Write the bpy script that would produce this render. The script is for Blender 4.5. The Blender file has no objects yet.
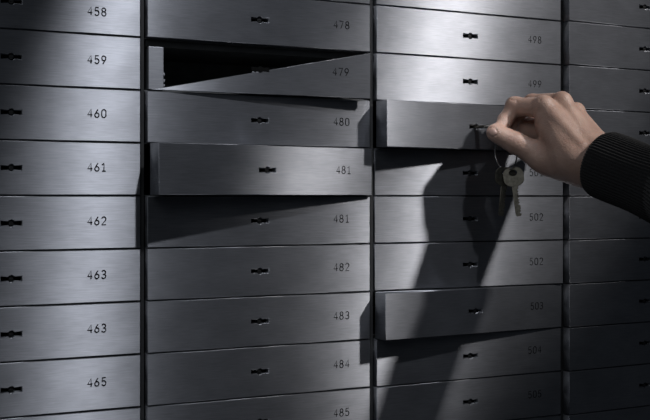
import bpy, bmesh, math, random
import numpy as np
from mathutils import Vector, Matrix
random.seed(7)
S = bpy.context.scene
COL = S.collection
R = math.radians

# ------------------------------------------------------------------ layout
# front plane of the closed doors is y = 0, x to the right, z up; metres
W, H = .2717, .055            # pitch of a column and of a row
Z0 = 1.60                     # height of row boundary 0
DT = .022                     # door thickness
XL, XR = .0040, .2685         # door edges inside a column
DEPTH = .34                   # depth of the cabinet
CAM = Vector((-.0562, -1.1154, Z0 - .1679)); YAW = R(25.76); F = 1100.0

def zb(b): return Z0 - b * H
VX = Vector((math.cos(YAW), -math.sin(YAW), 0)); VY = Vector((math.sin(YAW), math.cos(YAW), 0)); VZ = Vector((0, 0, 1))

# ------------------------------------------------------------------ materials
def mat(name):
    m = bpy.data.materials.new(name); m.use_nodes = True
    nt = m.node_tree
    return m, nt, nt.nodes['Principled BSDF']

def N(nt, t, **kw):
    n = nt.nodes.new(t)
    for k, v in kw.items(): setattr(n, k, v)
    return n

def brushed(name, base, rough, aniso, wear=1.0):
    m, nt, b = mat(name)
    L = nt.links.new
    tc = N(nt, 'ShaderNodeTexCoord'); oi = N(nt, 'ShaderNodeObjectInfo')
    mul = N(nt, 'ShaderNodeVectorMath', operation='SCALE'); mul.inputs[0].default_value = (3.1, 1.7, 5.3)
    L(oi.outputs['Random'], mul.inputs['Scale'])
    add = N(nt, 'ShaderNodeVectorMath', operation='ADD')
    L(tc.outputs['Object'], add.inputs[0]); L(mul.outputs[0], add.inputs[1])
    def noise(scale, detail, sc):
        mp = N(nt, 'ShaderNodeMapping'); mp.inputs['Scale'].default_value = sc
        L(add.outputs[0], mp.inputs['Vector'])
        n = N(nt, 'ShaderNodeTexNoise'); n.inputs['Scale'].default_value = scale; n.inputs['Detail'].default_value = detail
        L(mp.outputs[0], n.inputs['Vector']); return n
    grain = noise(95, 4, (.55, 1, 24)); blot = noise(26, 5, (1, 1, 1.6)); fine = noise(150, 3, (.25, 1, 9))
    # colour: brushing lines and faint blotches of wear
    r1 = N(nt, 'ShaderNodeMapRange'); r1.inputs[1].default_value = .3; r1.inputs[2].default_value = .7
    r1.inputs[3].default_value = .84; r1.inputs[4].default_value = 1.10
    L(grain.outputs['Fac'], r1.inputs[0])
    r2 = N(nt, 'ShaderNodeMapRange'); r2.inputs[1].default_value = .3; r2.inputs[2].default_value = .7
    r2.inputs[3].default_value = 1 - .12 * wear; r2.inputs[4].default_value = 1 + .06 * wear
    L(blot.outputs['Fac'], r2.inputs[0])
    mm = N(nt, 'ShaderNodeMath', operation='MULTIPLY'); L(r1.outputs[0], mm.inputs[0]); L(r2.outputs[0], mm.inputs[1])
    sc = N(nt, 'ShaderNodeVectorMath', operation='SCALE'); sc.inputs[0].default_value = base
    L(mm.outputs[0], sc.inputs['Scale']); nt.nodes.remove(b)
    g = N(nt, 'ShaderNodeBsdfAnisotropic')
    g.inputs['Roughness'].default_value = math.sqrt(rough); g.inputs['Anisotropy'].default_value = aniso
    L(sc.outputs[0], g.inputs['Color'])
    vt = N(nt, 'ShaderNodeVectorTransform', vector_type='VECTOR', convert_from='OBJECT', convert_to='WORLD')
    vt.inputs[0].default_value = (1, 0, 0)
    L(vt.outputs[0], g.inputs['Tangent'])
    bp = N(nt, 'ShaderNodeBump'); bp.inputs['Strength'].default_value = .10; bp.inputs['Distance'].default_value = .0006
    L(fine.outputs['Fac'], bp.inputs['Height']); L(bp.outputs[0], g.inputs['Normal'])
    # a duller oxide film over the bare metal
    dull = N(nt, 'ShaderNodeBsdfPrincipled')
    dull.inputs['Metallic'].default_value = 1.0; dull.inputs['Roughness'].default_value = .72
    L(sc.outputs[0], dull.inputs['Base Color']); L(bp.outputs[0], dull.inputs['Normal'])
    mix = N(nt, 'ShaderNodeMixShader'); mix.inputs[0].default_value = DULL
    L(g.outputs[0], mix.inputs[1]); L(dull.outputs[0], mix.inputs[2])
    L(mix.outputs[0], nt.nodes['Material Output'].inputs['Surface'])
    return m
DULL = .31
M = {}
M['steel'] = brushed('brushed_steel', (.305, .315, .343), .20, .78)
M['edge'] = brushed('cut_steel', (.36, .37, .40), .25, .3)

def simple(name, col, rough, metal=0.0, nscale=0, namt=0.0, spec=None):
    m, nt, b = mat(name); L = nt.links.new
    b.inputs['Roughness'].default_value = rough; b.inputs['Metallic'].default_value = metal
    if spec is not None: b.inputs['Specular IOR Level'].default_value = spec
    if nscale:
        tc = N(nt, 'ShaderNodeTexCoord'); n = N(nt, 'ShaderNodeTexNoise'); n.inputs['Scale'].default_value = nscale
        n.inputs['Detail'].default_value = 4
        L(tc.outputs['Object'], n.inputs['Vector'])
        r = N(nt, 'ShaderNodeMapRange'); r.inputs[1].default_value = .3; r.inputs[2].default_value = .7
        r.inputs[3].default_value = 1 - namt; r.inputs[4].default_value = 1 + namt
        L(n.outputs['Fac'], r.inputs[0])
        s = N(nt, 'ShaderNodeVectorMath', operation='SCALE'); s.inputs[0].default_value = col
        L(r.outputs[0], s.inputs['Scale']); L(s.outputs[0], b.inputs['Base Color'])
    else: b.inputs['Base Color'].default_value = (*col, 1)
    return m
M['frame'] = simple('dark_frame_paint', (.018, .019, .020), .55, 0, 40, .3)
M['liner'] = simple('grey_liner_paint', (.10, .105, .11), .6, 0, 60, .25)
M['black'] = simple('lock_black', (.003, .003, .003), .7, 0, 90, .3, .1)
M['core'] = simple('lock_core', (.007, .007, .0075), .5, 0, 90, .3)
M['ink'] = simple('number_ink', (.004, .004, .0045), .7, 0, 200, .3, .08)
M['key'] = simple('worn_nickel', (.17, .158, .13), .36, 1.0, 300, .25)
M['ring'] = simple('split_ring_steel', (.55, .55, .54), .25, 1.0, 200, .1)
M['wall'] = simple('vault_wall_paint', (.03, .031, .033), .8, 0, 12, .2)

# skin
m, nt, b = mat('skin'); L = nt.links.new
tc = N(nt, 'ShaderNodeTexCoord')
n1 = N(nt, 'ShaderNodeTexNoise'); n1.inputs['Scale'].default_value = 38; n1.inputs['Detail'].default_value = 5
L(tc.outputs['Object'], n1.inputs['Vector'])
cr = N(nt, 'ShaderNodeValToRGB'); cr.color_ramp.elements[0].position = .3; cr.color_ramp.elements[1].position = .72
cr.color_ramp.elements[0].color = (.41, .255, .20, 1); cr.color_ramp.elements[1].color = (.58, .39, .31, 1)
L(n1.outputs['Fac'], cr.inputs[0]); L(cr.outputs[0], b.inputs['Base Color'])
b.inputs['Roughness'].default_value = .43; b.inputs['Specular IOR Level'].default_value = .55
b.inputs['Subsurface Weight'].default_value = .12; b.inputs['Subsurface Radius'].default_value = (.004, .0016, .0009)
b.inputs['Subsurface Scale'].default_value = 1.0
vo = N(nt, 'ShaderNodeTexVoronoi'); vo.inputs['Scale'].default_value = 900
L(tc.outputs['Object'], vo.inputs['Vector'])
n2 = N(nt, 'ShaderNodeTexNoise'); n2.inputs['Scale'].default_value = 260; n2.inputs['Detail'].default_value = 6
L(tc.outputs['Object'], n2.inputs['Vector'])
ad = N(nt, 'ShaderNodeMath', operation='MULTIPLY_ADD'); ad.inputs[1].default_value = .5
L(vo.outputs['Distance'], ad.inputs[0]); L(n2.outputs['Fac'], ad.inputs[2])
bp = N(nt, 'ShaderNodeBump'); bp.inputs['Strength'].default_value = .45; bp.inputs['Distance'].default_value = .0012
L(ad.outputs[0], bp.inputs['Height']); L(bp.outputs[0], b.inputs['Normal'])
M['skin'] = m
M['nail'] = simple('finger_nail', (.56, .37, .31), .28, 0, 120, .06)
# knit
m, nt, b = mat('black_knit'); L = nt.links.new
tc = N(nt, 'ShaderNodeTexCoord'); n1 = N(nt, 'ShaderNodeTexNoise'); n1.inputs['Scale'].default_value = 700; n1.inputs['Detail'].default_value = 3
L(tc.outputs['Object'], n1.inputs['Vector'])
cr = N(nt, 'ShaderNodeValToRGB'); cr.color_ramp.elements[0].color = (.007, .007, .0075, 1); cr.color_ramp.elements[1].color = (.034, .033, .033, 1)
L(n1.outputs['Fac'], cr.inputs[0]); L(cr.outputs[0], b.inputs['Base Color'])
b.inputs['Roughness'].default_value = .95; b.inputs['Specular IOR Level'].default_value = .15
b.inputs['Sheen Weight'].default_value = .12; b.inputs['Sheen Roughness'].default_value = .5
bp = N(nt, 'ShaderNodeBump'); bp.inputs['Strength'].default_value = .5; bp.inputs['Distance'].default_value = .0008
L(n1.outputs['Fac'], bp.inputs['Height']); L(bp.outputs[0], b.inputs['Normal'])
M['knit'] = m

# ------------------------------------------------------------------ object helpers
def link(name, me, m, parent=None):
    o = bpy.data.objects.new(name, me); COL.objects.link(o)
    if m is not None and not me.materials: me.materials.append(m)
    if parent is not None: o.parent = parent
    return o
def tag(o, label, cat, group=None):
    o['label'] = label; o['category'] = cat
    if group: o['group'] = group
    return o
def empty(name, loc, rz=0):
    o = bpy.data.objects.new(name, None); COL.objects.link(o); o.location = loc; o.rotation_euler = (0, 0, rz)
    o.empty_display_size = .02
    return o
def box(bm, x0, x1, y0, y1, z0, z1, bevel=0):
    r = bmesh.ops.create_cube(bm, size=1)
    for v in r['verts']:
        v.co = Vector((x0 + (v.co.x + .5) * (x1 - x0), y0 + (v.co.y + .5) * (y1 - y0), z0 + (v.co.z + .5) * (z1 - z0)))
    if bevel:
        es = list({e for v in r['verts'] for e in v.link_edges})
        bmesh.ops.bevel(bm, geom=es, offset=bevel, segments=2, affect='EDGES', profile=.5)
def bm_mesh(bm, name, smooth=False):
    me = bpy.data.meshes.new(name); bmesh.ops.recalc_face_normals(bm, faces=bm.faces); bm.to_mesh(me); bm.free()
    if smooth:
        for p in me.polygons: p.use_smooth = True
    return me
def box_mesh(name, *a, bevel=0):
    bm = bmesh.new(); box(bm, *a, bevel=bevel); return bm_mesh(bm, name)

def plate(name, outer, holes, thick, bevel=.0):
    """flat plate in the x-z plane cut out of outlines, y from 0 (front) to thick"""
    cu = bpy.data.curves.new(name, 'CURVE'); cu.dimensions = '2D'; cu.fill_mode = 'BOTH'
    for pts in [outer] + holes:
        sp = cu.splines.new('POLY'); sp.points.add(len(pts) - 1); sp.use_cyclic_u = True
        for p, q in zip(sp.points, pts): p.co = (q[0], q[1], 0, 1)
    cu.extrude = thick / 2 - bevel; cu.bevel_depth = bevel; cu.offset = -bevel; cu.bevel_resolution = 1
    o = bpy.data.objects.new(name, cu); COL.objects.link(o)
    dg = bpy.context.evaluated_depsgraph_get()
    me = bpy.data.meshes.new_from_object(o.evaluated_get(dg)); me.name = name
    bpy.data.objects.remove(o)
    # curve (x, y, z) -> (x, thick/2 - z, y)
    me.transform(Matrix(((1, 0, 0, 0), (0, 0, -1, thick / 2), (0, 1, 0, 0), (0, 0, 0, 1))))
    me.materials.clear()
    return me

# ------------------------------------------------------------------ digits (engraver's single-stroke lettering)
def arc(cx, cy, rx, ry, a0, a1, n=14):
    return [(cx + rx * math.cos(R(a0 + (a1 - a0) * i / n)), cy + ry * math.sin(R(a0 + (a1 - a0) * i / n))) for i in range(n + 1)]
DIG = {
 '0': [arc(.5, 1.15, .45, .45, 180, 0) + arc(.5, .45, .45, .45, 0, -180) + [(.05, 1.15)]],
 '1': [[(.12, 1.25), (.52, 1.6), (.52, 0)], [(.15, 0), (.9, 0)]],
 '2': [arc(.5, 1.15, .43, .45, 165, -20) + [(.06, 0), (.95, 0)]],
 '3': [arc(.48, 1.2, .40, .40, 150, -80) + [(.35, .82)], [(.35, .84)] + arc(.47, .42, .45, .42, 80, -155)],
 '4': [[(.74, 0), (.74, 1.6), (.04, .48), (1.0, .48)]],
 '5': [[(.88, 1.6), (.2, 1.6), (.13, .88)] + arc(.48, .5, .45, .5, 125, -150)],
 '6': [[(.72, 1.6), (.22, .85)] + arc(.5, .46, .44, .46, 150, -210)],
 '7': [[(.05, 1.6), (.95, 1.6), (.35, 0)]],
 '8': [arc(.5, 1.22, .37, .38, -90, 270, 22), arc(.5, .42, .44, .42, 90, 450, 22)],
 '9': [[(.28, 0), (.78, .75)] + arc(.5, 1.14, .44, .46, -30, 330)],
}
def number_mesh(txt, h=.0080, stroke=.00046):
    cu = bpy.data.curves.new('number', 'CURVE'); cu.dimensions = '3D'; cu.bevel_depth = stroke; cu.bevel_resolution = 1; cu.use_fill_caps = True
    k = h / 1.6; adv = k * 1.42
    for i, ch in enumerate(txt):
        ox = (i - (len(txt) - 1) / 2) * adv - k / 2
        for st in DIG[ch]:
            sp = cu.splines.new('POLY'); sp.points.add(len(st) - 1)
            for p, q in zip(sp.points, st): p.co = (ox + q[0] * k * .96, 0, q[1] * k - h / 2, 1)
    o = bpy.data.objects.new('number', cu); COL.objects.link(o)
    dg = bpy.context.evaluated_depsgraph_get()
    me = bpy.data.meshes.new_from_object(o.evaluated_get(dg)); me.name = 'number'
    bpy.data.objects.remove(o); me.materials.clear()
    me.transform(Matrix.Diagonal((1, .4, 1, 1)))
    return me

# ------------------------------------------------------------------ door pieces
def keyhole_outline(cx, cz):
    """bow-tie slot with a round bulge in the middle"""
    hw, he, hi, r = .0103, .0025, .0018, .0035
    a = math.asin(hi / r)
    pts = []
    n = 8
    pts += [(hw, -he), (hw, he)]
    pts += [(r * math.cos(t), r * math.sin(t)) for t in [a + (math.pi - 2 * a) * i / n for i in range(n + 1)]]
    pts += [(-hw, he), (-hw, -he)]
    pts += [(r * math.cos(t), r * math.sin(t)) for t in [math.pi + a + (math.pi - 2 * a) * i / n for i in range(n + 1)]]
    return [(cx + x, cz + z) for x, z in pts]
DH = H - .0016
def rr(x0, x1, z0, z1): return [(x0, z0), (x1, z0), (x1, z1), (x0, z1)]
KF = [.5060, .4830, .4890, .4870]; NF = [.8205, .8530, .8400, .8400]

# the door is modelled in the door's own frame: x measured from the right (hinge) edge to the left (negative), y 0 = front, z 0 = centre
def door_mesh(c):
    cx = KF[c] * W - XR
    return plate('door', rr(XL - XR, 0, -DH / 2, DH / 2), [keyhole_outline(cx, 0)], DT, .0005)
def lock_mesh():
    """lock body behind the slot with its round keyway core"""
    bm = bmesh.new()
    box(bm, -.0125, .0125, .0080, .0150, -.0055, .0055, bevel=.0004)
    return bm_mesh(bm, 'lock')
def core_mesh():
    bm = bmesh.new()
    bmesh.ops.create_cone(bm, cap_ends=True, segments=20, radius1=.0026, radius2=.0023, depth=.0066, matrix=Matrix.Translation((0, .0049, 0)) @ Matrix.Rotation(R(90), 4, 'X'))
    box(bm, -.0015, .0015, .0010, .0020, -.0003, .0003)
    return bm_mesh(bm, 'lock')
DOORS = [door_mesh(c) for c in range(4)]
for d in DOORS:
    d.materials.append(M['steel']); d.materials.append(M['edge'])
    for p in d.polygons:
        if abs(p.normal.x) > .8 and (p.center.x > -.001 or p.center.x < XL - XR + .001): p.material_index = 1
LOCK = lock_mesh(); LOCK.materials.append(M['black'])
CORE = core_mesh(); CORE.materials.append(M['core'])

# ------------------------------------------------------------------ cabinet
fr = empty('deposit_cabinet', (2 * W, .004, 0))
tag(fr, 'dark steel cabinet frame showing as black gaps between the columns of box doors', 'cabinet')
def framepart(name, *a, bevel=0, m='frame'):
    me = box_mesh(name, *a, bevel=bevel); me.transform(Matrix.Translation(-fr.location)); return link(name, me, M[m], fr)
for c in range(5):
    framepart('upright', c * W - .0018, c * W + .0018, .0035, DEPTH, zb(9) - .0005, zb(-2) + .0005, bevel=.0003)
for c in range(4):
    for bnd in range(-2, 10):
        framepart('shelf', c * W + .0018, (c + 1) * W - .0018, .006, DEPTH, zb(bnd) - .0005, zb(bnd) + .0005, m='liner')
wall = link('wall_back', box_mesh('wall_back', -1.4, 2.6, DEPTH, DEPTH + .12, .0, 2.7), M['wall']); wall['kind'] = 'structure'
flr = link('floor', box_mesh('floor', -1.4, 2.6, -2.6, DEPTH, -.1, 0), M['wall']); flr['kind'] = 'structure'
framepart('plinth', -.0018, 4 * W + .0018, .02, DEPTH - .001, 0, zb(9) - .001, bevel=.002)

# ------------------------------------------------------------------ the boxes
NUM = {}
for r, t in zip(range(-1, 8), ('458', '459', '460', '461', '462', '463', '463', '465', None)): NUM[0, r] = t
for r, t in zip(range(-1, 8), ('478', '479', '480', '481', '481', '482', '483', '484', '485')): NUM[1, r] = t
for r, t in zip(range(-1, 8), ('498', '499', None, '501', '502', '502', '503', '504', '505')): NUM[2, r] = t
OPEN = {(1, 2): (R(6.9), -.0030), (2, 1): (R(5.14), 0), (2, 5): (R(4.52), 0)}
COLN = ['leftmost column', 'second column from left', 'third column', 'rightmost column']
SPECIAL = {
 (0, -2): 'closed steel deposit box just above box 458, leftmost column',
 (0, 4): 'closed steel deposit box numbered 463, directly below box 462',
 (0, 5): 'closed steel deposit box numbered 463, directly above box 465',
 (0, 7): 'closed steel deposit box just below box 465 at the photo\'s bottom left',
 (0, 8): 'closed steel deposit box second below box 465',
 (1, -2): 'closed steel deposit box directly above box 478, only a sliver showing',
 (1, -1): 'closed steel deposit box numbered 478, above the gaping box 479',
 (1, 0): 'gaping steel deposit box 479 with slanting front panel and dark compartment',
 (1, 2): 'steel deposit box numbered 481 with door swung ajar, casting a shadow below',
 (1, 3): 'closed steel deposit box numbered 481 in the shadow under the ajar door',
 (1, 8): 'closed steel deposit box directly below box 485',
 (2, -2): 'closed steel deposit box directly above box 498, cut by the top edge',
 (2, 1): 'steel deposit box with door ajar, a hand turning the key in its lock',
 (2, 2): 'closed deposit box behind the hanging keys, just below the door being unlocked',
 (2, 3): 'closed steel deposit box numbered 502, behind the tips of the hanging keys',
 (2, 4): 'closed steel deposit box numbered 502, directly above the ajar box 503',
 (2, 5): 'steel deposit box numbered 503 with its door slightly ajar',
 (2, 8): 'closed steel deposit box directly below box 505',
}
RIGHT = {-2: 'level with the box above 498', -1: 'level with box 498', 0: 'level with box 499',
         1: 'right of the box being unlocked, above the wrist', 2: 'half hidden behind the black sleeve', 3: 'just under the sleeve, level with upper box 502',
         4: 'level with the lower box 502', 5: 'level with the ajar box 503', 6: 'level with box 504', 7: 'level with box 505', 8: 'level with the box below 505'}
BOXES = {}
def deposit_box(c, r):
    ox = c * W + XR; zc = (zb(r) + zb(r + 1)) / 2
    rz, oy = OPEN.get((c, r), (0, 0))
    jit = random.gauss(0, .0004) if not rz else 0
    ry = rz if rz else YAWC[c] + jit - (R(2.0) if c == 2 and 2 <= r <= 4 else 0)
    if not rz: oy = math.sin(ry) * .13
    root = empty('deposit_box', (ox, oy, zc)); root.rotation_euler = (0, 0, ry)
    if c == 3: lab = 'unlit deposit box in the rightmost column, ' + RIGHT[r]
    else: lab = SPECIAL.get((c, r)) or 'closed steel deposit box numbered %s in the %s' % (NUM[c, r], COLN[c])
    tag(root, lab, 'safe deposit box', 'safe deposit boxes')
    BOXES[c, r] = root
    kx = KF[c] * W - XR
    if (c, r) == (1, 0):
        cut_box(root, kx)
    else:
        d = link('door', DOORS[c], None, root)
        k = link('lock', LOCK, None, d); k.location = (kx, 0, 0)
        k = link('lock_core', CORE, None, d); k.location = (kx, 0, 0)
    t = NUM.get((c, r))
    if t:
        bold = .00064 if c == 0 else (.00050 if c == 1 else .00044)
        n = link('number', number_mesh(t, .0081 if c == 0 else .0083, bold), M['ink'], d if (c, r) != (1, 0) else root['d'])
        n.location = (NF[c] * W - XR + (-.002 if c == 1 and r == 2 else 0), -.00016, (-.004 if (c, r) == (0, -1) else .0017))
    if (c, r) == (1, 0): del root['d']
YAWC = [R(0), R(.7), R(.6), R(2.6)]

def cut_box(root, kx):
    """box 479: its front is cut off along a slanting edge, the compartment shows above it"""
    x0, x1 = XL - XR, 0
    zt, zbm = DH / 2, -DH / 2
    xs = x0 + .0185
    def ztop(x): return zbm + .0015 + (x - xs) / (x1 - xs) * (zt - zbm - .0035)
    full = keyhole_outline(kx, 0)
    # slot cut by the slanting edge: keep only the part under the edge
    outer = [(x0 + .0105, zbm), (x1, zbm), (x1, ztop(x1)), (kx + .0103, ztop(kx + .0103)), (kx + .0103, -.0022), (kx + .0034, -.0018), (kx + .0022, -.0031),
             (kx - .0022, -.0031), (kx - .0034, -.0018), (kx - .0050, ztop(kx - .0050)), (xs, ztop(xs)), (x0 + .0105, zbm + .001)]
    me = plate('door', outer, [], .004, .0004); me.materials.append(M['steel'])
    d = link('door', me, None, root); root['d'] = d
    d.location = (-.0070, -.0135, 0); d.rotation_euler = (0, 0, -.051)
    lk = plate('lock', keyhole_outline(kx + .0045, 0), [], .0034, .0001); lk.transform(Matrix.Translation((0, -.0003, 0)))
    link('lock', lk, M['black'], d)
    # upright flange at the left of the opening
    bm = bmesh.new()
    box(bm, x0 + .003, x0 + .0195, .006, .009, zbm + .001, zt - .0075, bevel=.0005)
    box(bm, x0 + .003, x0 + .0045, .009, .10, zbm + .001, zt - .0075, bevel=.0003)
    for z in (-.021, -.016, -.009):
        box(bm, x0 + .0190, x0 + .0210, .0064, .0085, z - .0015, z + .0013, bevel=.0003)
    fl = link('flange', bm_mesh(bm, 'flange'), M['edge'], root)
    # liner: ceiling, side, floor and back of the compartment
    bm = bmesh.new()
    a = (x0 + .001, x1 - .001)
    box(bm, a[0], a[1], .020, .16, zt - .0025, zt - .0015)
    box(bm, a[0], a[1], .012, .16, zbm + .0002, zbm + .0012)
    box(bm, a[1] - .001, a[1], .020, .16, zbm + .0012, zt - .0025)
    box(bm, a[0], a[1], .158, .16, zbm + .0012, zt - .0025)
    link('compartment', bm_mesh(bm, 'compartment'), M['liner'], root)
    bm = bmesh.new()
    box(bm, x0 + .001, x1, .010, .012, zt - .0075, zt - .0005, bevel=.0003)
    link('lintel', bm_mesh(bm, 'lintel'), M['frame'], root)

for c in range(4):
    for r in range(-2, 9):
        deposit_box(c, r)

# ------------------------------------------------------------------ the hand: one implicit surface, meshed once
def P(u, v, dz):
    """point on the sight line of (u, v) at camera depth 1.272 + dz/1000"""
    Z = 1.2720 + dz / 1000
    return np.array(CAM + VY * Z + VX * ((u - 325) / F * Z) - VZ * ((v - 198.42) / F * Z))
class Field:
    def __init__(s, lo, hi, res):
        s.lo = np.array(lo); s.res = res
        n = np.ceil((np.array(hi) - s.lo) / res).astype(int) + 1
        ax = [s.lo[i] + res * np.arange(n[i]) for i in range(3)]
        s.X, s.Y, s.Z = [a.astype(np.float32) for a in np.meshgrid(*ax, indexing='ij')]
        s.d = np.full(s.X.shape, 1.0, np.float32)
    def cone(s, a, b, ra, rb):
        ba = b - a; px, py, pz = s.X - a[0], s.Y - a[1], s.Z - a[2]
        h = np.clip((px * ba[0] + py * ba[1] + pz * ba[2]) / max(ba @ ba, 1e-12), 0, 1)
        q = np.sqrt((px - h * ba[0]) ** 2 + (py - h * ba[1]) ** 2 + (pz - h * ba[2]) ** 2)
        return q - (ra + (rb - ra) * h)
    def ell(s, c, axes, rad):
        px, py, pz = s.X - c[0], s.Y - c[1], s.Z - c[2]
        k0 = 0; k1 = 0
        for a, r in zip(axes, rad):
            t = px * a[0] + py * a[1] + pz * a[2]
            k0 = k0 + (t / r) ** 2; k1 = k1 + (t / r ** 2) ** 2
        k0 = np.sqrt(k0); return k0 * (k0 - 1) / np.maximum(np.sqrt(k1), 1e-6)
    @staticmethod
    def smin(a, b, k):
        h = np.clip(.5 + .5 * (b - a) / k, 0, 1)
        return b + (a - b) * h - k * h * (1 - h)
    def add(s, d, k): s.d = s.smin(s.d, d, k)
    def cut(s, d, k): s.d = -s.smin(-s.d, d, k)
    def mesh(s, name):
        d = s.d; nx, ny, nz = d.shape; ins = d < 0
        cnt = np.zeros((nx - 1, ny - 1, nz - 1), np.float32); acc = [cnt.copy() for _ in range(3)]
        def sl(o): return tuple(slice(o[i], o[i] + (nx, ny, nz)[i] - 1) for i in range(3))
        cs = [(i, j, k) for i in (0, 1) for j in (0, 1) for k in (0, 1)]
        for a in cs:
            for ax in range(3):
                if a[ax]: continue
                b = list(a); b[ax] = 1
                da, db = d[sl(a)], d[sl(tuple(b))]; cr = (da < 0) != (db < 0)
                t = np.where(cr, da / np.where(da == db, 1, da - db), 0)
                cnt += cr
                for q in range(3): acc[q] += np.where(cr, a[q] + (t if q == ax else 0), 0)
        act = cnt > 0; idx = np.full(cnt.shape, -1, np.int64); idx[act] = np.arange(act.sum())
        g = np.argwhere(act)
        V = np.stack([(acc[q][act] / cnt[act] + g[:, q]) for q in range(3)], 1) * s.res + s.lo
        quads = []
        for ax in range(3):
            b, c = [(1, 2), (2, 0), (0, 1)][ax]
            sh = [slice(1, n - 1) for n in (nx, ny, nz)]; s0 = list(sh); s1 = list(sh)
            s0[ax] = slice(0, (nx, ny, nz)[ax] - 1); s1[ax] = slice(1, (nx, ny, nz)[ax])
            A, B = ins[tuple(s0)], ins[tuple(s1)]
            pos = np.argwhere(A != B)
            if not len(pos): continue
            fl = A[A != B]
            p = pos.copy(); p[:, b] += 1; p[:, c] += 1
            def at(ob, oc):
                q = p.copy(); q[:, b] -= ob; q[:, c] -= oc; return idx[q[:, 0], q[:, 1], q[:, 2]]
            Q = np.stack([at(1, 1), at(0, 1), at(0, 0), at(1, 0)], 1)
            Q[~fl] = Q[~fl][:, ::-1]
            quads.append(Q)
        Q = np.concatenate(quads)
        me = bpy.data.meshes.new(name); me.from_pydata(V.tolist(), [], Q.tolist()); me.update()
        return me
mmv = .001
def chain(pts, rad, k=3.0):
    """bent finger: round cones blended at the joints"""
    d = None
    for (a, b, ra, rb) in zip(pts[:-1], pts[1:], rad[:-1], rad[1:]):
        e = fld.cone(a, b, ra * mmv, rb * mmv)
        d = e if d is None else fld.smin(d, e, k * mmv)
    return d
# joints
WR = P(600, 161, -40)
T = [P(584, 166, -31), P(541.5, 157.0, -9), P(515, 142.6, -4), P(494.4, 132.2, 0)]
I = [P(590, 156, -37), P(544, 107.5, -6), P(515.5, 106.8, 18), P(505, 120, 16), P(502.5, 131, 13)]
Mi = [P(594, 152, -29), P(561.5, 102.5, 6), P(532, 102.6, 31), P(512, 118, 34), P(509, 132, 26)]
Ri = [P(599, 149, -19), P(575, 113, 21), P(546, 112, 46), P(528, 125, 47), P(528, 140, 39)]
Pi = [P(602, 152, -9), P(582, 126, 34), P(560, 131, 56), P(546, 141, 56), P(546, 152, 50)]
pts = np.array([WR] + T + I + Mi + Ri + Pi + [P(640, 176, -84)])
lo = pts.min(0) - .034; hi = pts.max(0) + .034
fld = Field(lo, hi, .00115)
# palm and wrist
fld.add(fld.cone(P(634, 176.5, -78), P(604, 162, -42), .027, .0285), .001)
fld.add(fld.cone(P(607, 165, -32), P(594, 158, -27), .027, .027), .006)
for f_, ra, rb in ((I, 18, 12.6), (Mi, 17, 11.8), (Ri, 16, 10.6), (Pi, 15, 9.5)):
    fld.add(fld.cone(f_[0], f_[1], ra * mmv, rb * mmv), .010)
fld.add(fld.cone(P(584, 165, -18), P(558, 138, 4), .022, .017), .010)         # heel of the hand
fld.add(fld.cone(T[0], T[1], .0205, .0150), .010)                            # thenar
fld.add(fld.cone(P(580, 167, -28), P(552, 162, -9), .0195, .0170), .012)
fld.add(fld.cone(P(575, 158, -21), P(549, 134, 0), .0165, .0100), .009)       # web between thumb and index
fld.add(fld.cone(P(547, 124, -9), P(572, 158, -39), .0135, .0190), .012)      # muscle between thumb and index
fld.add(fld.cone(P(564, 137, 15), P(528, 128, 44), .0165, .0135), .008)      # palm filler behind the curled fingers, added to block light leaks
# fingers
fi = chain(I[1:], (12.2, 10.4, 8.6, 7.2)); fld.add(fi, .0035)
fm = chain(Mi[1:], (11.6, 10.2, 8.8, 7.6))
fr_ = chain(Ri[1:], (10.8, 9.6, 8.4, 7.2))
fp = chain(Pi[1:], (9.2, 8.2, 7.2, 6.2))
ft = chain(T[1:], (15.0, 12.4, 9.3), 4); 
for d_ in (fm, fr_, fp): fld.add(d_, .0022)
fld.add(ft, .0075)
# thumb: flat broad pad and the ball under the tip
fld.add(fld.cone(P(507, 138.6, -2), P(497, 134.0, 1), .0110, .0094), .004)
fld.add(fld.cone(P(503, 124, 10), P(498.5, 128, 5), .0074, .0066), .004)      # pad of the index finger on the key, added to close a light leak
# knuckles
for p_, r_ in ((P(544, 104.2, -10.0), 9.4), (P(562.5, 100.4, 2), 9.0), (P(577, 110, 17), 8.0)):
    fld.add(fld.ell(p_, np.eye(3), np.array([r_] * 3) * mmv), .006)
fld.add(fld.cone(P(513.6, 104.6, 15.5), P(516, 104.8, 15.5), .0092, .0092), .004)
# tendons over the back of the hand
for a_, b_ in ((P(546, 107, -14), P(582, 146, -51)), (P(564, 101.5, -3), P(590, 142, -43)), (P(578, 111, 10), P(597, 141, -29))):
    fld.add(fld.cone(a_, b_, .0042, .0030), .006)
# skin folds: across the finger joints, at the web and at the thumb's knuckle
nv = np.array(-VY)
def fold(u0, v0, u1, v1, dz, r=.0007, k=.0016): fld.cut(fld.cone(P(u0, v0, dz), P(u1, v1, dz), r, r), k)
for q in range(3): fold(526 + 3 * q, 111 - .5 * q, 528 + 3 * q, 118.5 + .5 * q, -5.5 - q * 1.5, .0005, .0015)
for q in range(4): fold(541 + 4 * q, 97.5 + q, 540 + 4.5 * q, 101.5 + q * 1.2, -17 + q * 2, .0004, .0018)
for q in range(3): fold(511.5 + 2.4 * q, 99 + .3 * q, 512 + 2.4 * q, 108, 9 - q, .0004, .0016)
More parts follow.
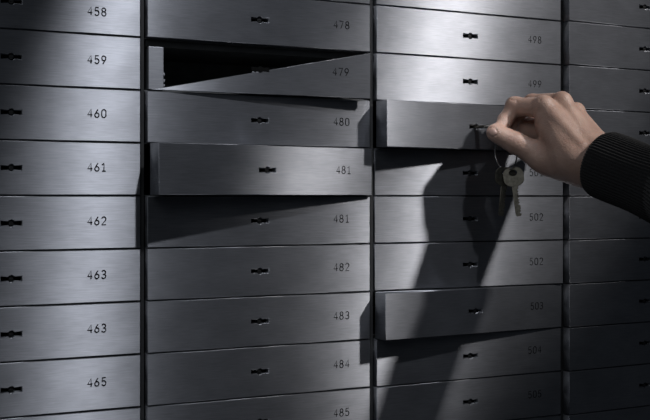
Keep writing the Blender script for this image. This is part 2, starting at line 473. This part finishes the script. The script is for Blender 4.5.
# thumb nail: a plate set into the tip
nc = P(491.4, 131.8, -7.9)
tx = np.array((VX * -.86 + VZ * .42 + VY * .26).normalized()); 
tn = np.array((VX * -.42 + VY * -.88 + VZ * -.12).normalized()); tn = tn - tx * (tn @ tx); tn /= np.linalg.norm(tn); tb = np.cross(tn, tx)
nail_d = fld.ell(nc, (tx, tb, tn), np.array([6.8, 5.4, 3.2]) * mmv)
fld.cut(np.abs(fld.ell(nc, (tx, tb, tn), np.array([7.0, 5.6, 5.0]) * mmv)) - .00025, .0011)
me = fld.mesh('hand')
# relax the grid, keep the volume
for it in range(4):
    n = len(me.vertices); co = np.empty(n * 3); me.vertices.foreach_get('co', co); co = co.reshape(-1, 3)
    ed = np.empty(len(me.edges) * 2, np.int64); me.edges.foreach_get('vertices', ed); ed = ed.reshape(-1, 2)
    sm = np.zeros_like(co); ct = np.zeros(n)
    np.add.at(sm, ed[:, 0], co[ed[:, 1]]); np.add.at(sm, ed[:, 1], co[ed[:, 0]]); np.add.at(ct, ed.ravel(), 1)
    lap = sm / ct[:, None] - co
    co = co + lap * (.55 if it % 2 == 0 else -.50)
    me.vertices.foreach_set('co', co.ravel())
me.update()
me.materials.append(M['skin']); me.materials.append(M['nail'])
for p_ in me.polygons:
    p_.use_smooth = True
    c_ = np.array(p_.center) - nc
    if (c_ @ tx / .0069) ** 2 + (c_ @ tb / .0055) ** 2 < 1 and c_ @ tn > -.001 and np.array(p_.normal) @ tn > .3: p_.material_index = 1
org = Vector(WR); me.transform(Matrix.Translation(-org))
person = link('person', me, None); person.location = org
tag(person, 'person\'s bare hand turning a key, arm in a black ribbed knit sleeve', 'person')

# ------------------------------------------------------------------ sleeve
def tube(path, radii, rib, nrib, sides, inner=None):
    """ribbed tube along a path; radii are (a, b) pairs; fold back at the cuff"""
    bm = bmesh.new(); rings = []
    n = len(path)
    for i in range(n):
        t = (path[min(i + 1, n - 1)] - path[max(i - 1, 0)]); t = t / np.linalg.norm(t)
        up = np.array((0, 0, 1.0)); sx = np.cross(t, up); sx /= np.linalg.norm(sx); sy = np.cross(sx, t)
        ra, rb, am = radii[i]; ring = []
        for j in range(sides):
            ph = 2 * math.pi * j / sides
            k = 1 + am * rib * (abs(math.cos(ph * nrib / 2)) ** .8 - .5)
            k *= 1 + .006 * math.sin(3 * ph + i * .21) * (1 if am else 0)
            q = path[i] + sx * (math.cos(ph) * ra * k) + sy * (math.sin(ph) * rb * k)
            ring.append(bm.verts.new(q))
        rings.append(ring)
    for A, B in zip(rings[:-1], rings[1:]):
        for j in range(sides): bm.faces.new((A[j], A[(j + 1) % sides], B[(j + 1) % sides], B[j]))
    bm.faces.new(rings[-1])
    return bm
cuff = P(600, 163.0, -40); c2 = P(650, 182.5, -90); elbow = P(765, 250, -330); sh = P(980, 320, -480)
ctrl = [cuff, c2, elbow]
path = []; radii = []
def seg(a, b, n): return [a + (b - a) * i / n for i in range(n)]
d0 = (c2 - cuff) / np.linalg.norm(c2 - cuff)
# inside of the cuff, turned edge, then out along the forearm
for s_, ra, rb, am in ((.020, .0275, .0290, 0), (.004, .0290, .0305, 0), (.0008, .0305, .0322, .2), (-.0004, .0322, .0340, .5), (.0006, .0334, .0352, .8), (.003, .0340, .0360, 1)):
    path.append(cuff + d0 * s_); radii.append((ra, rb, am))
L1 = np.linalg.norm(c2 - cuff)
for i in range(1, 31):
    s_ = .003 + (L1 + .03) * i / 30; q = s_ / L1
    path.append(cuff + d0 * s_); radii.append((.0340 + .0016 * q + .0010 * math.sin(q * 5), .0360 + .0025 * q + .0012 * math.sin(q * 4.2 + 1), 1))
last = path[-1]
for i in range(1, 26):
    q = i / 25; path.append(last + (elbow - last) * q); radii.append((.0366 + .012 * q, .0392 + .012 * q, 1))
last = path[-1]
for i in range(1, 16):
    q = i / 15; path.append(last + (sh - last) * q); radii.append((.0486 + .012 * q, .0512 + .014 * q, 1))
bm = tube(path, radii, .055, 66, 528)
me = bm_mesh(bm, 'sleeve', True); me.transform(Matrix.Translation(-org)); link('sleeve', me, M['knit'], person)['label'] = 'black ribbed knit sleeve'

# ------------------------------------------------------------------ keys
def round_poly(pts, r, n=5):
    out = []
    m_ = len(pts)
    for i in range(m_):
        p0, p1, p2 = Vector(pts[i - 1]), Vector(pts[i]), Vector(pts[(i + 1) % m_])
        a = (p0 - p1).normalized(); c = (p2 - p1).normalized(); rr_ = min(r, (p0 - p1).length / 2.2, (p2 - p1).length / 2.2)
        A = p1 + a * rr_; C_ = p1 + c * rr_
        for q in range(n + 1):
            t = q / n; out.append(tuple(A * (1 - t) ** 2 + p1 * 2 * t * (1 - t) + C_ * t * t))
    return out
def key_bow(hole=True):
    o = round_poly([(-.0075, .0005), (-.0120, -.0050), (-.0118, -.0165), (-.0065, -.0215), (.0065, -.0215), (.0118, -.0165), (.0120, -.0050), (.0075, .0005)], .004)
    h = [(.0062 * math.cos(2 * math.pi * i / 18) * .75, -.0058 + .0034 * math.sin(2 * math.pi * i / 18)) for i in range(18)]
    me = plate('bow', o, [h], .0024, .0004); me.transform(Matrix.Translation((0, -.0012, 0))); return me
def key_blade(seed):
    rnd = random.Random(seed); L_ = .036; x0, x1 = -.0036, .0036
    pts = [(x0, -.0205), (x1, -.0205), (x1, -.0245)]
    z = -.0245
    while z > -.0205 - L_ + .005:
        dpt = rnd.uniform(.0004, .0024); pts += [(x1 - dpt, z - .0012), (x1 - dpt, z - .0020), (x1 - .0001, z - .0032)]; z -= .0033
    pts += [(x1 - .0016, -.0205 - L_), (x0 + .0012, -.0205 - L_), (x0, -.0205 - L_ + .002)]
    me = plate('blade', pts, [], .0021, .0003); me.transform(Matrix.Translation((0, -.00105, 0)))
    bm = bmesh.new(); bm.from_mesh(me)
    box(bm, -.0016, -.0004, -.0016, .0016, -.0205 - L_ + .003, -.0212, bevel=.0002)
    bm.to_mesh(me); bm.free(); return me
BOW = key_bow(); BOW.materials.append(M['key'])
def key(loc, rot, label, group, seed):
    k = empty('key', loc); k.rotation_euler = rot
    tag(k, label, 'key', group)
    link('bow', BOW, None, k); b_ = link('blade', key_blade(seed), M['key'], k)
    return k
kg = 'keys on the ring'
key(Vector(P(505.8, 167.6, 9.0)), (R(3), R(5), -YAW + R(6)), 'left of the two keys hanging side by side from the ring', kg, 3)
key(Vector(P(512.2, 168.0, 4.6)), (R(-3), R(-8), -YAW + R(-8)), 'right of the two keys hanging from the ring, its blade tilted outwards', kg, 5)
# the key in the lock of the ajar door: axis along the door's normal
bx = BOXES[2, 1]
Mx = Matrix.Rotation(bx.rotation_euler[2], 4, 'Z'); lockp = bx.location + Mx.to_3x3() @ Vector((KF[2] * W - XR, 0, 0))
nrm = Mx.to_3x3() @ Vector((0, -1, 0))
# key's own -z (tip) points into the door
zax = nrm; xax = (Mx.to_3x3() @ Vector((.97, 0, .24))).normalized(); yax = zax.cross(xax)
k = key((0, 0, 0), (0, 0, 0), 'key pushed into the lock of the ajar door, pinched by thumb and finger', kg, 9)
mw = Matrix((xax, yax, zax)).transposed().to_4x4(); mw.translation = lockp + nrm * (.0205 + .0240)
k.matrix_world = mw
kbow = mw @ Vector((0, 0, -.0035))
# split ring through the bow of that key and of the hanging keys
ra_ = Vector(P(503.0, 135.0, 9.5)); rb_ = Vector(P(508.6, 170.0, 6.4))
cen = (ra_ + rb_) / 2; rad = (ra_ - rb_).length / 2
ez = (ra_ - rb_).normalized(); ex = (VX * .46 - VY * .89); ex = (ex - ez * ex.dot(ez)).normalized()
cu = bpy.data.curves.new('key_ring', 'CURVE'); cu.dimensions = '3D'; cu.bevel_depth = .00062; cu.bevel_resolution = 3
sp = cu.splines.new('POLY'); nn = 100; sp.points.add(nn - 1)
ey = ez.cross(ex)
for i, p_ in enumerate(sp.points):
    a_ = 4 * math.pi * i / (nn - 1) + 1.9; o_ = ex * (math.cos(a_) * rad) + ez * (math.sin(a_) * rad) + ey * (.0011 * (i / (nn - 1) - .5))
    p_.co = (*o_, 1)
o = bpy.data.objects.new('key_ring', cu); COL.objects.link(o)
me = bpy.data.meshes.new_from_object(o.evaluated_get(bpy.context.evaluated_depsgraph_get())); bpy.data.objects.remove(o); me.materials.clear()
for p_ in me.polygons: p_.use_smooth = True
ringo = link('key_ring', me, M['ring']); ringo.location = cen
tag(ringo, 'thin steel split ring hanging below the thumb with two keys on it', 'key ring')

# ------------------------------------------------------------------ camera
cd = bpy.data.cameras.new('camera'); cam = bpy.data.objects.new('camera', cd); COL.objects.link(cam)
cd.sensor_width = 36; cd.lens = F / 650 * 36; cd.clip_start = .02
cd.shift_y = -11.5765 / 650
cam.location = CAM; cam.rotation_euler = (R(90), 0, -YAW)
S.camera = cam

# ------------------------------------------------------------------ light
w = bpy.data.worlds.new('vault_air'); S.world = w; w.use_nodes = True
w.node_tree.nodes['Background'].inputs[0].default_value = (.75, .85, 1, 1)
w.node_tree.nodes['Background'].inputs[1].default_value = .036
def spot(name, loc, aim, power, radius, cone, blend, col):
    l = bpy.data.lights.new(name, 'SPOT'); l.energy = power; l.shadow_soft_size = radius; l.spot_size = R(cone); l.spot_blend = blend; l.color = col
    o = bpy.data.objects.new(name, l); COL.objects.link(o); o.location = loc
    d = Vector(aim) - Vector(loc); o.rotation_euler = d.to_track_quat('-Z', 'Y').to_euler()
    return o
spot('ceiling_spot', (1.48, -.95, 2.54), (.735, 0, 1.56), 72, .05, 20, .7, (1, .97, .95))
spot('ceiling_spot', (.64, -.90, 2.85), (.405, 0, 1.38), 62, .03, 20.5, .25, (.93, .95, 1))
def area(name, loc, aim, power, size, col):
    l = bpy.data.lights.new(name, 'AREA'); l.energy = power; l.size = size; l.color = col
    o = bpy.data.objects.new(name, l); COL.objects.link(o); o.location = loc
    o.rotation_euler = (Vector(aim) - Vector(loc)).to_track_quat('-Z', 'Y').to_euler(); return o
area('fill_light', (-.7, -1.5, 2.35), (.6, 0, 1.45), 5, .8, (.9, .95, 1))  # unseen soft fill, added to brighten the door sides and the hand

v = S.view_settings
v.view_transform = 'Standard'; v.look = 'None'; v.gamma = 1; v.exposure = 0; v.use_curve_mapping = False
